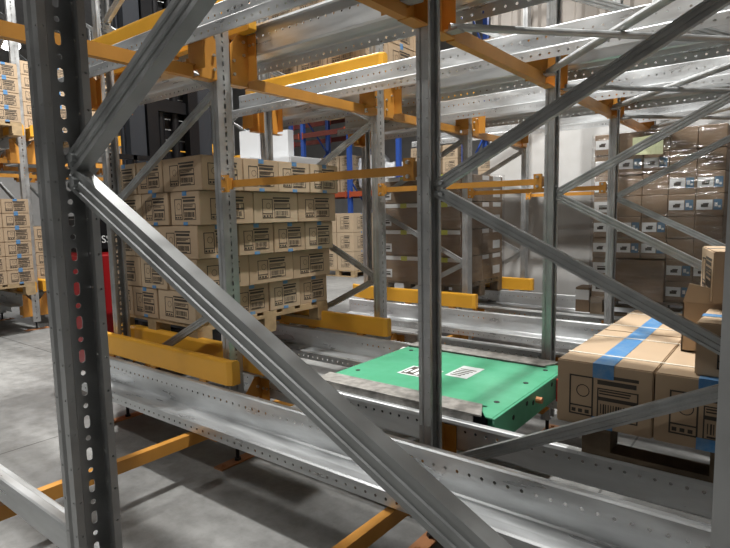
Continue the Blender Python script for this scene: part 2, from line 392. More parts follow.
# ------------------------------------------------------------------ pallets
def pallet_meshes(lx, ly, h, m):
    bm = NB()
    nb = 7; w = ly/nb*.72
    for i in range(nb):
        y = -ly/2+w/2+(ly-w)*i/(nb-1); box(bm, -lx/2, y-w/2, h-.022, lx/2, y+w/2, h)
    for x in (-lx/2+.05, 0, lx/2-.05): box(bm, x-.05, -ly/2, h-.044, x+.05, ly/2, h-.022)
    deck = mesh_of('deck', bm, m)
    bm = NB(); box(bm, -.05, -.055, .02, .05, .055, h-.044); block = mesh_of('block', bm, m)
    bm = NB(); box(bm, -lx/2, -.05, 0, lx/2, .05, .02); skid = mesh_of('bottom_board', bm, m)
    return deck, block, skid
def pallet(cx, cy, z, lx, ly, h, m, label, group=None):
    d, b, s = pallet_meshes(lx, ly, h, m)
    r = tag(empty('pallet', (cx, cy, z)), label, 'pallet', group)
    link('deck', d, r)
    for x in (-lx/2+.05, 0, lx/2-.05):
        for y in (-ly/2+.055, 0, ly/2-.055): link('block', b, r, (x, y, 0))
    for y in (-ly/2+.05, 0, ly/2-.05): link('bottom_board', s, r, (0, y, 0))
    return r
# ------------------------------------------------------------------ printed cartons
def ink_rects(bm, rects, fn, e=.0012):
    for (u0, v0, u1, v1) in rects:
        A = [bm.verts.new(fn(u, v, 0)) for u, v in ((u0,v0),(u1,v0),(u1,v1),(u0,v1))]
        B = [bm.verts.new(fn(u, v, e)) for u, v in ((u0,v0),(u1,v0),(u1,v1),(u0,v1))]
        bm.faces.new(B)
        for i in range(4): bm.faces.new((A[i], A[(i+1) % 4], B[(i+1) % 4], B[i]))
def frame(u0, v0, u1, v1, t): return [(u0,v0,u1,v0+t),(u0,v1-t,u1,v1),(u0,v0,u0+t,v1),(u1-t,v0,u1,v1)]
def print_layout(w, h, seed=0):
    """two framed panels of handling marks and text lines on a face w x h (origin at centre)"""
    rnd = random.Random(seed); W, H = w*.72, h*.68; u0, v0 = -W/2, -H/2; t = .005
    R = frame(u0, v0, u0+W*.36, v0+H*.92, t)+[(u0, v0+H*.20, u0+W*.36, v0+H*.20+t)]
    for i in range(3): R.append((u0+W*(.04+.10*i), v0+H*.06, u0+W*(.10+.10*i), v0+H*.14))
    x = u0+W*.42
    R.append((x-W*.04, v0+H*.93, u0+W, v0+H*1.0)); R.append((x, v0+H*.78, u0+W*.97, v0+H*.88))
    R += frame(x, v0, u0+W, v0+H*.70, t*.8)
    R.append((x, v0+H*.42, u0+W, v0+H*.50))
    for v in (.56,.62): R.append((x+W*.03, v0+H*v, u0+W*rnd.uniform(.8,.93), v0+H*(v+.03)))
    n = 13
    for i in range(n):
        a = x+W*.05+i*W*.47/n; R.append((a, v0+H*.12, a+W*.47/n*rnd.choice((.35,.6)), v0+H*.34))
    R.append((x+W*.05, v0+H*.04, u0+W*.85, v0+H*.08))
    return R
def ring_mark(bm, fn, cu, cv, r):
    n = 16
    for i in range(n):
        a, b = 2*PI*i/n, 2*PI*(i+1)/n
        bm.faces.new([bm.verts.new(fn(cu+rr*math.cos(t), cv+rr*math.sin(t), .0012)) for rr, t in ((r,a),(r,b),(r*.86,b),(r*.86,a))])
def carton_kind(lx, ly, h, m, tape_ends='x', straps=False, tape_w=.045, tape_drop=.026, seed=0):
    """lx long (tape runs along it)"""
    bm = NB(); box(bm, -lx/2, -ly/2, 0, lx/2, ly/2, h)
    bmesh.ops.bevel(bm, geom=list(bm.edges), offset=.004, segments=2, affect='EDGES')
    body = mesh_of('carton', bm, m)
    faces = [(lambda u, v, e: (u, -ly/2-e, v+h/2), lx), (lambda u, v, e: (-u, ly/2+e, v+h/2), lx),
             (lambda u, v, e: (lx/2+e, u, v+h/2), ly), (lambda u, v, e: (-lx/2-e, -u, v+h/2), ly)]
    pr = []
    for i, (fn, w) in enumerate(faces):
        bm = NB(); ww = min(w, .36) if w < .5 else .42
        ink_rects(bm, print_layout(ww, h, seed+i), fn); ring_mark(bm, fn, -ww*.66*.32, .012, h*.1)
        pr.append(mesh_of('printed_panel', bm, M['ink']))
    bm = NB(); t = .0016
    box(bm, -lx/2-t, -tape_w/2, h-.0005, lx/2+t, tape_w/2, h+t)
    for s in (-1, 1):
        x = s*(lx/2)
        box(bm, min(x, x+s*t), -tape_w/2, h-tape_drop, max(x, x+s*t), tape_w/2, h+t)
        box(bm, min(x, x+s*t), -tape_w/2, 0, max(x, x+s*t), tape_w/2, tape_drop*.8)
    tp = mesh_of('tape', bm, M['tape'])
    bm = NB(); box(bm, -lx/2+.002, -.0012, h-.0002, lx/2-.002, .0012, h+.0006); seam = mesh_of('flap_seam', bm, M['card_dark'])
    st = None
    if straps:
        st = []; e = .0022
        for x in (-lx*.28, lx*.28):
            bm = NB(); box(bm, x-.006, -ly/2-e, h, x+.006, ly/2+e, h+e)
            for s in (-1, 1): y = s*ly/2; box(bm, x-.006, min(y, y+s*e), 0, x+.006, max(y, y+s*e), h+e)
            st.append(mesh_of('strap', bm, M['strap']))
    return body, pr, tp, st, seam
def carton(kind, x, y, z, rz, label, group, name='carton'):
    body, pr, tp, st, seam = kind
    o = link(name, body, None, (x, y, z), (0, 0, rz)); tag(o, label, 'carton', group)
    for q in pr: link('printed_panel', q, o)
    link('tape', tp, o)
    for q in st or (): link('strap', q, o)
    return o
# ---- load A: stacked printed cartons, pallet 1.0 x 1.2
KA = [carton_kind(.412, .306, .207, M[c], seed=s) for s, c in ((1,'card'), (5,'card_side'), (9,'card'))]
AZ = .715; AY0 = 2.02; AX1 = -2.93
pallet(AX1-.52, AY0+.62, AZ-.15, 1.04, 1.22, .15, M['wood'], 'pale wooden pallet under the five-layer stack of printed cartons', None)
LAY = ['bottom', 'fourth', 'middle', 'second', 'top']   # bottom up
POSN = ['nearest', 'second', 'third', 'farthest']
for ly in range(5):
    z = AZ + ly*.2095; x1 = AX1 + .034*ly; lay = LAY[ly] + ' layer'
    def jit(): return random.uniform(-.006,.006)
    if ly % 2 == 0:
        for i in range(4):
            carton(random.choice(KA), x1-.207+jit(), AY0+.155+i*.31, z, random.uniform(-.012,.012), 'printed carton in the big stack, %s, right face, %s narrow end' % (lay, POSN[i]), 'cartons in the big pallet stack')
        for j in range(2):
            for i in range(3 if ly == 4 else 1):
                lab = 'printed carton in the big stack, %s, left face, %s' % (lay, ['beside the corner one', 'at the aisle end'][j])
                if i: lab = 'printed carton in the big stack, %s, %s row back, %s column' % (lay, ['second','third'][i-1], ['right','left'][j])
                carton(random.choice(KA), x1-.414-.155-.31*j+jit(), AY0+.208+i*.415, z, PI/2+random.uniform(-.012,.012), lab, 'cartons in the big pallet stack')
    else:
        for i in range(3):
            carton(random.choice(KA), x1-.155+jit(), AY0+.208+i*.415, z, PI/2+random.uniform(-.01,.01), 'printed carton in the big stack, %s, right face, %s long side' % (lay, ['nearest','middle','farthest'][i]), 'cartons in the big pallet stack')
        carton(random.choice(KA), x1-.468+jit(), AY0+.2, z, PI/2+random.uniform(-.01,.01), 'printed carton in the big stack, %s, middle one of the left face' % lay, 'cartons in the big pallet stack')
        carton(random.choice(KA), x1-.835+jit(), AY0+.15, z, random.uniform(-.01,.01), 'printed carton in the big stack, %s, left face at the aisle' % lay, 'cartons in the big pallet stack')
# ---- load B: right-hand pallet of long strapped cartons
KB = carton_kind(.60, .318, .232, M['card'], straps=True, tape_w=.07, tape_drop=.05, seed=3)
BX0 = -.665; BY0 = 1.985; BZ = .62
pallet(BX0+.53, BY0+.64, ZL, .92, 1.12, BZ-ZL, M['wood_dark'], 'dark weathered pallet under the strapped cartons at the right', None)
for i in range(3):
    for j in range(2):
        carton(KB, BX0+.16+i*.322, BY0+.30+j*.605, BZ, -PI/2, 'long strapped carton with blue tape, right-hand pallet, %s one of the %s row' % (['left', 'middle', 'right'][i], ['front', 'back'][j]), 'strapped cartons on the right-hand pallet')
KC = carton_kind(.38, .30, .172, M['card'], tape_w=.05, seed=11)
carton(KC, -.045, BY0+.18, BZ+.2345, 0, 'small carton with blue tape on top, standing on the strapped cartons', None)
KD = carton_kind(.36, .34, .185, M['card'], tape_w=.001, tape_drop=.001, seed=12)
def open_carton():
    lx, ly, h = .40, .34, .185; bm = NB(); t = .005
    box(bm, -lx/2, -ly/2, 0, lx/2, ly/2, t)
    box(bm, -lx/2, -ly/2, 0, -lx/2+t, ly/2, h); box(bm, lx/2-t, -ly/2, 0, lx/2, ly/2, h)
    box(bm, -lx/2, -ly/2, 0, lx/2, -ly/2+t, h); box(bm, -lx/2, ly/2-t, 0, lx/2, ly/2, h)
    o = link('open_carton', mesh_of('open_carton', bm, M['card']), None, (-.12, BY0+.52, BZ+.2345)); tag(o, 'open carton with a raised flap, under the topmost carton at the right', 'carton')
    for s, ang in ((-1, .9), (1, -.3)):
        bm = NB(); box(bm, 0, -ly/2, 0, .13, ly/2, .004)
        f = link('flap', mesh_of('flap', bm, M['card_side']), o, (s*(lx/2-.003), 0, h), (0, ang if s < 0 else PI+.12, 0) if False else (0, 0, 0 if s < 0 else PI))
        f.rotation_euler = (0, -.28 if s < 0 else .05, 0 if s < 0 else PI)
    bm = NB(); prism(bm, [(-lx/2, 0), (lx/2, 0), (lx/2-.06, .0), (-lx/2+.02, .075)], 'y', -.002, .002)
    link('flap', mesh_of('flap', bm, M['card_side']), o, (0, -ly/2+.003, h), (.12, 0, 0))
open_carton()
carton(KD, -.085, BY0+.51, BZ+.2345+.195, .22, 'topmost carton at the right edge, print on its narrow left side', None)
# ---- load D: tall film-wrapped load with picture labels
def labelled_carton(lx, ly, h, m, labels):
    bm = NB(); box(bm, -lx/2, -ly/2, 0, lx/2, ly/2, h); bmesh.ops.bevel(bm, geom=list(bm.edges), offset=.004, segments=1, affect='EDGES')
    body = mesh_of('carton', bm, m); parts = []
    for nm, mm, rects in labels:
        bm = NB(); ink_rects(bm, rects, lambda u, v, e: (u, -ly/2-e, v+h/2)); parts.append((nm, mesh_of(nm, bm, mm)))
        if nm != 'product_picture' or True:
            pass
    return body, parts
def put_lab(kind, x, y, z, label, group, rz=0):
    body, parts = kind; o = link('carton', body, None, (x, y, z), (0,0,rz)); tag(o, label, 'carton', group)
    for i, (nm, me) in enumerate(parts):
        link(nm, me, o, (0, -.0012*i if i else 0, 0))
    return o
w, h = .187, .171
pic = [(-.088,-.036,.018,.040)]; sil = [(-.058,-.016,-.010,.006),(-.045,.004,-.006,.014)]; blu = [(.024,-.038,.080,.042)]
tx = [(.032,-.012,.052,.018),(.056,-.02,.072,-.004)]
DK = {'pic': labelled_carton(w, .5, h, M['card_dark'], [('picture_label', M['white'], pic), ('blue_label', M['bluelabel'], blu), ('product_picture', M['ink'], sil), ('white_marks', M['white'], tx)]),
      'plain': labelled_carton(w, .5, h, M['card_dark'], []),
      'wide': labelled_carton(w, .5, h, M['card_dark'], [('address_label', M['white'], [(-.088,-.045,.055,.045)]), ('printed_lines', M['ink'], [(-.05,-.02,.03,.0),(-.05,.006,.03,.014)])])}
DX0, DY0, DZ = -1.385, 4.98, .635
pallet(DX0+.475, DY0+.5, ZL, .96, 1.02, .15, M['wood_dark'], 'pallet beneath the tall film-wrapped load with picture labels', None)
MAP = ['P....', 'PPP..', 'W..PP', 'W..PP', 'PPP..', 'PPP..', 'W..PP', 'P..PP']
rn = ['top', 'second', 'third', 'fourth', 'fifth', 'sixth', 'seventh', 'bottom']; cn = ['leftmost', 'second from left', 'centre', 'second from right', 'rightmost']
for r in range(8):
    for c in range(5):
        if r in (6,7) and c in (1,2): continue
        ch = MAP[r][c]; kd = {'P': 'pic', '.': 'plain', 'W': 'wide'}[ch]
        z = DZ+(7-r)*.1725
        ds = {'P': 'brown carton with white picture label', '.': 'plain brown carton', 'W': 'brown carton with wide white address label'}[ch]
        put_lab(DK[kd], DX0+.095+c*.19, DY0+.25+random.uniform(-.004,.004), z, '%s, tall wrapped load, %s, %s row' % (ds, cn[c], rn[r]), 'cartons in the tall wrapped load')
bigk = labelled_carton(.375, .55, .335, M['card_dark'], [])
put_lab(bigk, DX0+.38, DY0+.235, DZ, 'large plain brown carton low in the tall wrapped load, film shining over it', 'cartons in the tall wrapped load')
for r in range(2):   # second rank behind, only the top rows show from beside
    for c in range(5):
        put_lab(DK['plain'], DX0+.095+c*.19, DY0+.76, DZ+(7-r)*.1725, 'plain brown carton, rear rank of the tall wrapped load, %s, %s row' % (cn[c], rn[r]), 'cartons in the tall wrapped load')
def film(x0, y0, x1, y1, z0, z1, label):
    bm = NB(); n = 30; nz = 26; rnd = random.Random(3); e = .012
    P = []
    for k in range(n*4):
        s, t = divmod(k, n); t /= n
        a = [(x0,y0),(x1,y0),(x1,y1),(x0,y1)][s]; b = [(x1,y0),(x1,y1),(x0,y1),(x0,y0)][s]
        P.append((a[0]+(b[0]-a[0])*t, a[1]+(b[1]-a[1])*t, [(0,-1),(1,0),(0,1),(-1,0)][s]))
    grid = []
    for j in range(nz+1):
        z = z0+(z1-z0)*j/nz
        grid.append([bm.verts.new((p[0]+p[2][0]*(e+abs(rnd.gauss(0,.003))), p[1]+p[2][1]*(e+abs(rnd.gauss(0,.003))), z)) for p in P])
    for j in range(nz):
        for k in range(len(P)):
            k2 = (k+1) % len(P); bm.faces.new((grid[j][k], grid[j][k2], grid[j+1][k2], grid[j+1][k]))
    o = link('stretch_wrap', mesh_of('stretch_wrap', bm, M['film'], smooth=True)); tag(o, label, 'stretch wrap'); return o
film(DX0-.01, DY0-.03, DX0+.96, DY0+1.03, ZL+.10, 2.02, 'clear stretch film wound around the tall load with picture labels')
bm = NB(); n = 8
for i in range(n):
    u0, u1 = i/n, (i+1)/n
    f = lambda u: .010*math.sin(u*7)
    bm.faces.new([bm.verts.new(p) for p in ((-.11+.22*u0, f(u0), -.075-.01*u0), (-.11+.22*u1, f(u1), -.075-.01*u1), (-.11+.22*u1, f(u1), .06+.012*u1), (-.11+.22*u0, f(u0), .06+.012*u0))])
o = link('paper_sheet', mesh_of('paper_sheet', bm, M['paper']), None, (-.965, DY0-.065, 1.90), solid=.001); tag(o, 'pale yellow paper sheet stuck high on the tall wrapped load', 'paper')
bm = NB(); box(bm, -.06, -.1, 0, .06, .1, .22)
o = link('carton', mesh_of('carton', bm, M['card_dark']), None, (DX0-.085, DY0+.14, DZ-.15)); tag(o, 'small white-labelled carton poking out at lower left of the tall wrapped load', 'carton')
bm = NB(); box(bm, -.062, -.102, .11, .058, -.1, .20); link('address_label', mesh_of('address_label', bm, M['white']), o)
# ---- load C: brown film-wrapped cartons, middle rear
def load_c():
    w, d, h = .49, .50, .278
    lab = [('white_band', M['white'], [(-.245,.095,.245,.137)]), ('yellow_sticker', M['yellowlabel'], [(.02,.090,.10,.139)]),
           ('address_label', M['white'], [(-.225,-.10,-.10,-.01)]), ('printed_lines', M['ink'], [(-.21,-.075,-.12,-.055),(-.21,-.045,-.12,-.035)])]
    k0 = labelled_carton(w, d, h, M['card_dark'], lab)
    lab2 = [('white_band', M['white'], [(-.26,.09,-.10,.137),(0,.09,.2,.137)]), ('address_label', M['white'], [(.0,-.09,.18,.0)])]
    k1 = labelled_carton(d, w, h, M['card_dark'], lab2)
    X0, Y0 = -3.66, 4.98; nm = ['bottom', 'third', 'second', 'top']
    for r in range(4):
        for c in range(2):
            put_lab(k0, X0+.25+c*.5, Y0+.25, ZL+.165+r*.284, 'brown carton with yellow sticker, middle rear load, %s column, %s layer' % (['left','right'][c], nm[r]), 'cartons in the middle rear load')
        put_lab(k1, X0+.75, Y0+.755, ZL+.165+r*.284, 'brown carton with patchy white labels, middle rear load, rear right, %s layer' % nm[r], 'cartons in the middle rear load', PI/2)
        if r == 3: put_lab(k1, X0+.25, Y0+.755, ZL+.165+r*.284, 'brown carton at the rear left on top of the middle rear load', 'cartons in the middle rear load', PI/2)
    pallet(X0+.5, Y0+.50, ZL, 1.0, 1.0, .165, M['wood_dark'], 'dark pallet under the middle rear load of banded cartons', None)
    film(X0-.01, Y0-.01, X0+1.01, Y0+1.02, ZL+.10, 1.80, 'clear stretch film around the middle rear load of banded cartons')
load_c()
# ---- upper-level loads: one seen through the rails, two added unseen to shade the floor
def small_load(name_lab, x0, y0, z, nx, ny, nz, kind, lx, ly, h, lay_word, grp, faces='front', ptag=True, wood='wood'):
    if ptag: pallet(x0+nx*lx/2, y0+ny*ly/2, z, nx*lx, ny*ly, .15, M[wood], 'wooden pallet under the ' + name_lab, None)
    cw = ['first', 'second', 'third', 'fourth', 'fifth', 'sixth']; lw = cw
    for k in range(nz):
        for i in range(nx):
            for j in range(ny):
                if not (j == 0 or i == nx-1 or k == nz-1): continue
                carton(kind, x0+lx*(i+.5), y0+ly*(j+.5), z+.15+k*(h+.002), random.uniform(-.01,.01), 'carton, %s, %s layer, %s column, %s rank' % (name_lab, lw[k], cw[i], cw[j]), grp)
KU = carton_kind(.33, .38, .24, M['card'], seed=21)
small_load('added overhead shading load, near bay, aisle side', -1.62, L[1]+.13, ZU, 3, 3, 3, KU, .335, .385, .24, '', 'cartons in the added shading load, aisle side')  # added out of view to block lamp light from the near lane floor
small_load('added overhead shading load, near bay, right side', -.44, L[1]+.13, ZU, 3, 3, 3, KU, .335, .385, .24, '', 'cartons in the added shading load, right side')  # second unseen load, also added to keep lamp light off that floor
small_load('overhead load above the middle bay', -4.05, L[3]+.13, ZU, 4, 3, 3, KU, .335, .385, .24, '', 'cartons in the overhead load above the middle bay')
small_load('overhead load behind the middle post', -2.5, L[3]+.13, ZU, 3, 3, 2, KU, .335, .385, .24, '', 'cartons in the overhead load behind the middle post') if False else None
small_load('overhead load by the back wall', -3.1, L[4]+.13, ZU, 3, 2, 2, KU, .335, .385, .24, '', 'cartons in the overhead load by the back wall') if False else None
# ------------------------------------------------------------------ green shuttle
def shuttle():
    zt = .515; X0, X1, Y0, Y1 = -1.99, -.985, 2.16, 3.075
    yc = (L[2]+L[3])/2; hw = .52
    r = tag(empty('pallet_shuttle', ((X0+X1)/2, yc, ZL-.15)), 'green pallet shuttle cart with grey side plates, resting between the rails', 'shuttle cart')
    hx = (X1-X0)/2; top = zt-(ZL-.15)
    bm = NB(); box(bm, -hx+.01, -.37, .04, hx-.01, .37, top-.012); link('chassis', mesh_of('chassis', bm, M['green']), r, bevel=.006)
    # cover plate with cut corners
    bm = NB(); pts = [(-hx,-.36),(-hx+.06,-.40),(hx-.11,-.40),(hx-.03,-.50),(hx,-.50),(hx,.50),(hx-.03,.50),(hx-.11,.40),(-hx+.06,.40),(-hx,.36)]
    prism(bm, pts, 'z', top-.012, top-.004)
    c = link('cover_plate', mesh_of('cover_plate', bm, M['green']), r, bevel=.003)
    bm = NB()
    for x, y in ((hx-.07,-.30),(hx-.07,.05),(hx-.07,.33),(-hx+.07,.30),(-hx+.07,-.25)): cyl(bm, (x, y, top-.003), .014, .002, n=12)
    link('screw_recess', mesh_of('screw_recess', bm, M['rubber']), c)
    # label stickers
    bm = NB(); box(bm, -.22, -.17, top-.004, -.02, .0, top-.0025); link('warning_label', mesh_of('warning_label', bm, M['graylabel']), c)
    bm = NB(); box(bm, -.205, -.155, top-.0025, -.09, -.015, top-.002)
    link('label_picture', mesh_of('label_picture', bm, M['ink']), c)
    bm = NB()
    for (a, b, d, e) in ((-.195,-.14,-.18,-.07),(-.165,-.12,-.145,-.03),(-.13,-.145,-.105,-.08),(-.12,-.05,-.10,-.03)): box(bm, a, b, top-.002, d, e, top-.0016)
    link('label_marks', mesh_of('label_marks', bm, M['white']), c)
    bm = NB(); box(bm, .02, -.06, top-.004, .15, .16, top-.0025); link('instruction_label', mesh_of('instruction_label', bm, M['graylabel']), c)
    bm = NB()
    for i in range(5): box(bm, .035, -.03+.03*i, top-.0025, .10+.008*i, -.018+.03*i, top-.002)
    link('label_marks', mesh_of('label_marks', bm, M['ink']), c)
    for s in (-1, 1):
        bm = NB(); y0, y1 = (.385*s, hw*s); a, b = min(y0,y1), max(y0,y1)
        pts = [(-hx-.02, a), (hx-.10, a), (hx-.04, b), (-hx-.0, b)] if s > 0 else [(-hx, a), (hx-.04, a), (hx-.10, b), (-hx-.02, b)]
        prism(bm, pts, 'z', top-.004, top+.006); box(bm, -hx, min(b if s > 0 else a, (b-.004) if s > 0 else a+.004), top-.034, hx-.08, max(b if s > 0 else a, (b-.004) if s > 0 else a+.004), top-.004); link('lifting_plate', mesh_of('lifting_plate', bm, M['tread']), r, bevel=.002)
        bm = NB(); box(bm, -hx+.03, min(s*.375, s*.392), .03, hx-.08, max(s*.375, s*.392), top-.004); link('side_member', mesh_of('side_member', bm, M['charcoal']), r)
        for x in (-hx+.14, hx-.18, -.2, .16):
            bm = NB(); cyl(bm, (x, s*.405, .063), .06, .035, 'y', 20); link('wheel', mesh_of('wheel', bm, M['charcoal'], False), r)
    # end panel (right) and its fittings
    for s in (-1, 1):
        bm = NB(); prism(bm, [(-.50, top-.006), (.50, top-.006), (.50, top-.08), (.36, top-.135), (-.36, top-.135), (-.50, top-.08)], 'x', s*(hx-.002), s*(hx+.012))
        e = link('end_panel', mesh_of('end_panel', bm, M['green']), r, bevel=.004)
        bm = NB(); cyl(bm, (s*(hx+.028), -.02, top-.055), .016, .03, 'x', 12); link('sensor', mesh_of('sensor', bm, M['copper']), e)
        bm = NB()
        for y, z in ((-.30,-.06),(-.14,-.04),(.20,-.035),(-.06,-.06)): cyl(bm, (s*(hx+.0125), y, top+z), .012, .002, 'x', 10)
        link('recess', mesh_of('recess', bm, M['rubber']), e)
        for y in (.41,):
            bm = NB(); cyl(bm, (s*(hx+.045), y, top-.055), .032, .05, 'x', 18); cyl(bm, (s*(hx+.075), y, top-.055), .024, .014, 'x', 18)
            link('bumper', mesh_of('bumper', bm, M['roller']), r)
        bm = NB(); cyl(bm, (s*(hx+.03), .26, .10), .014, .12, 'z', 10); link('antenna_mount', mesh_of('antenna_mount', bm, M['redcap']), r)
shuttle()
# ------------------------------------------------------------------ red stacker truck with the mast, in the aisle
def truck():
    r = tag(empty('stacker_truck', (-4.75, 2.62, 0)), 'dark red stacker truck with tall black mast behind the printed carton stack', 'stacker truck')
    bm = NB(); box(bm, -.14, -.54, .12, .30, .66, 1.12); bmesh.ops.bevel(bm, geom=list(bm.edges), offset=.03, segments=3, affect='EDGES'); link('body', mesh_of('body', bm, M['red']), r)
    bm = NB(); box(bm, -.13, -.52, 1.12, .28, .64, 1.42); bmesh.ops.bevel(bm, geom=list(bm.edges), offset=.03, segments=3, affect='EDGES'); hood = link('battery_cover', mesh_of('battery_cover', bm, M['black']), r)
    cu = bpy.data.curves.new('letters', 'FONT'); cu.body = 'SS'; cu.size = .085; cu.extrude = .001
    to = bpy.data.objects.new('tmp', cu); C.objects.link(to); bpy.context.view_layer.update()
    me = bpy.data.meshes.new_from_object(to.evaluated_get(bpy.context.evaluated_depsgraph_get())); bpy.data.objects.remove(to)
    me.materials.clear(); me.materials.append(M['white'])
    link('lettering', me, hood, (.2825, -.39, 1.20), (PI/2, 0, PI/2))
    for y in (-.10, .56):
        bm = NB(); box(bm, .36, y-.07, .02, .44, y+.07, 4.4); box(bm, .32, y-.09, .02, .36, y+.09, 4.4); link('mast_rail', mesh_of('mast_rail', bm, M['charcoal']), r)
    for y in (.03, .43):
        bm = NB(); box(bm, .38, y-.05, .3, .46, y+.05, 4.6); link('inner_mast_rail', mesh_of('inner_mast_rail', bm, M['black']), r)
    for z in (.3, 1.3, 2.3, 3.3, 4.3):
        bm = NB(); box(bm, .36, -.10, z, .42, .56, z+.10); link('mast_crossbar', mesh_of('mast_crossbar', bm, M['black']), r)
    for y in (.16, .30):
        bm = NB(); cyl(bm, (.36, y, 2.3), .035, 4.2, 'z', 14); link('lift_cylinder', mesh_of('lift_cylinder', bm, M['black']), r)
    bm = NB()
    for i in range(34): box(bm, .325, -.02, 1.45+.09*i, .335, .48, 1.53+.09*i)
    for y in (-.02, .48): box(bm, .32, y-.015, 1.40, .345, y+.015, 4.55)
    link('guard_screen', mesh_of('guard_screen', bm, M['black']), r)
    bm = NB(); box(bm, .48, -.40, .56, .54, .40, .98); 
    for y in (-.38,-.19,0,.19,.38): box(bm, .50, y-.015, .9, .53, y+.015, 1.9)
    box(bm, .50, -.40, 1.86, .53, .40, 1.90); link('carriage', mesh_of('carriage', bm, M['black']), r)
    for y in (-.27, .27):
        bm = NB(); box(bm, .54, y-.06, .585, 1.60, y+.06, .625); box(bm, .54, y-.06, .585, .58, y+.06, .95); link('fork', mesh_of('fork', bm, M['charcoal']), r)
    for y in (-.42, .52):
        bm = NB(); box(bm, .30, y-.06, .05, .80, y+.06, .17); link('support_leg', mesh_of('support_leg', bm, M['red']), r)
        bm = NB(); cyl(bm, (.70, y, .07), .07, .07, 'y', 18); link('wheel', mesh_of('wheel', bm, M['rubber']), r)
    for y in (-.38, .5):
        bm = NB(); cyl(bm, (0, y, .11), .11, .09, 'y', 20); link('wheel', mesh_of('wheel', bm, M['rubber']), r)
truck()
# ------------------------------------------------------------------ opposite racking across the aisle
OX = (-7.65, -8.80, -10.1, -11.25)
OY = {1: 1.5, 2: 2.9, 3: 4.3, 4: 5.7, 5: 7.1}
on = {1: 'leftmost', 2: 'second-left', 3: 'middle', 4: 'second-right', 5: 'rightmost'}
for k, y in OY.items():
    upright_frame(y, OX[1], OX[0], 'distant upright frame across the aisle, aisle-side, %s line' % on[k], NR, NA, zt=ZT, simple=True)
    upright_frame(y, OX[3], OX[2], 'distant upright frame across the aisle, one bay deeper, %s line' % on[k], NR, NA, zt=ZT, simple=True)
ORAIL = {s: rail_mesh(-12.4, -7.55, s) for s in (-1,1)}
OG = {s: (guide_mesh(s, -7.45, -9.0, -1), guide_feet(s, -9.0, -7.55)) for s in (-1,1)}
for k, y in OY.items():
    for s in (-1, 1):
        for z, lv in ((ZL, 'lower'), (ZU, 'upper')):
            o = link('shuttle_rail', ORAIL[s], None, (0, y, z), solid=.0025); tag(o, 'distant %s rail across the aisle, %s side of %s line' % (lv, 'near' if s < 0 else 'far', on[k]), 'rail')
            o = link('pallet_guide', OG[s][0], None, (0, y, z+.015)); tag(o, 'distant %s yellow guide across the aisle, %s side of %s line' % (lv, 'near' if s < 0 else 'far', on[k]), 'guide beam'); [link('mount', q, o) for q in OG[s][1]]
    if k < 5:
        for x in OX[:3]:
            o = link('cross_tie', TIE, None, (x, y, 2.125)); tag(o, 'distant overhead orange tie across the aisle, behind %s line, %s row back' % (on[k], {OX[0]: 'first', OX[1]: 'second', OX[2]: 'third'}[x]), 'cross tie')
KO = carton_kind(.30, .298, .168, M['card'], seed=31)
small_load('lower far left load', -8.28, 1.62, ZL, 3, 4, 6, KO, .302, .30, .168, '', 'cartons of the lower load across the aisle')
small_load('upper far left load', -8.28, 1.62, ZU, 3, 4, 4, KO, .302, .30, .168, '', 'cartons of the upper load across the aisle')
small_load('upper load left of the mast', -8.72, 3.02, ZU, 3, 4, 5, KO, .302, .30, .168, '', 'cartons of the second upper load across the aisle')
small_load('lower load left of the truck', -8.72, 3.02, ZL, 3, 4, 4, KO, .302, .30, .168, '', 'cartons of the second lower load across the aisle')
# ------------------------------------------------------------------ far goods beyond the aisle
pallet(-8.15, 10.0, 0, 1.0, 1.2, .15, M['wood'], 'pallet on the bright floor beyond the printed carton stack')
KF = carton_kind(.48, .58, .42, M['card_side'], tape_w=.03, seed=41)
fw = ['bottom', 'middle', 'top']
for r in range(3):
    for c in range(2):
        for j in range(2):
            carton(KF, -8.40+c*.5, 9.70+j*.6, .15+r*.425, 0, 'large pale carton on the far bright floor, %s layer, %s column, %s rank' % (fw[r], ['left','right'][c], ['front','rear'][j]), 'pale cartons on the far floor')
# white crate with upright boards
bm = NB(); box(bm, -.95, -.5, 0, .95, .5, 2.42); bmesh.ops.bevel(bm, geom=list(bm.edges), offset=.02, segments=2, affect='EDGES')
o = link('white_wrapped_load', mesh_of('white_wrapped_load', bm, M['whitewrap']), None, (-7.05, 6.9, .0)); tag(o, 'tall white wrapped load showing just above the printed carton stack', 'wrapped load')
o.location = (-7.0, 6.75, 0)
if True:
    bpy.data.objects.remove(o)
def white_goods(x, y, zb, wid, bh, bw, off, label):
    bm = NB(); box(bm, -wid/2, -.3, 0, wid/2, .3, zb); bmesh.ops.bevel(bm, geom=list(bm.edges), offset=.015, segments=2, affect='EDGES')
    o = link('white_crate', mesh_of('white_crate', bm, M['whiteboard']), None, (x, y, 0)); tag(o, 'white crate showing above the printed carton stack, ' + label, 'crate')
    bm = NB(); box(bm, off-bw/2, -.05, 0, off+bw/2, .05, bh); b = link('white_board', mesh_of('white_board', bm, M['whiteboard']), None, (x, y, zb)); tag(b, 'upright white board on the white crate, ' + label, 'board')
white_goods(-6.05, 5.2, 2.17, .62, .40, .42, .05, 'left of the dark rear post')
white_goods(-5.28, 5.2, 2.13, .62, .37, .32, -.13, 'right of the dark rear post')
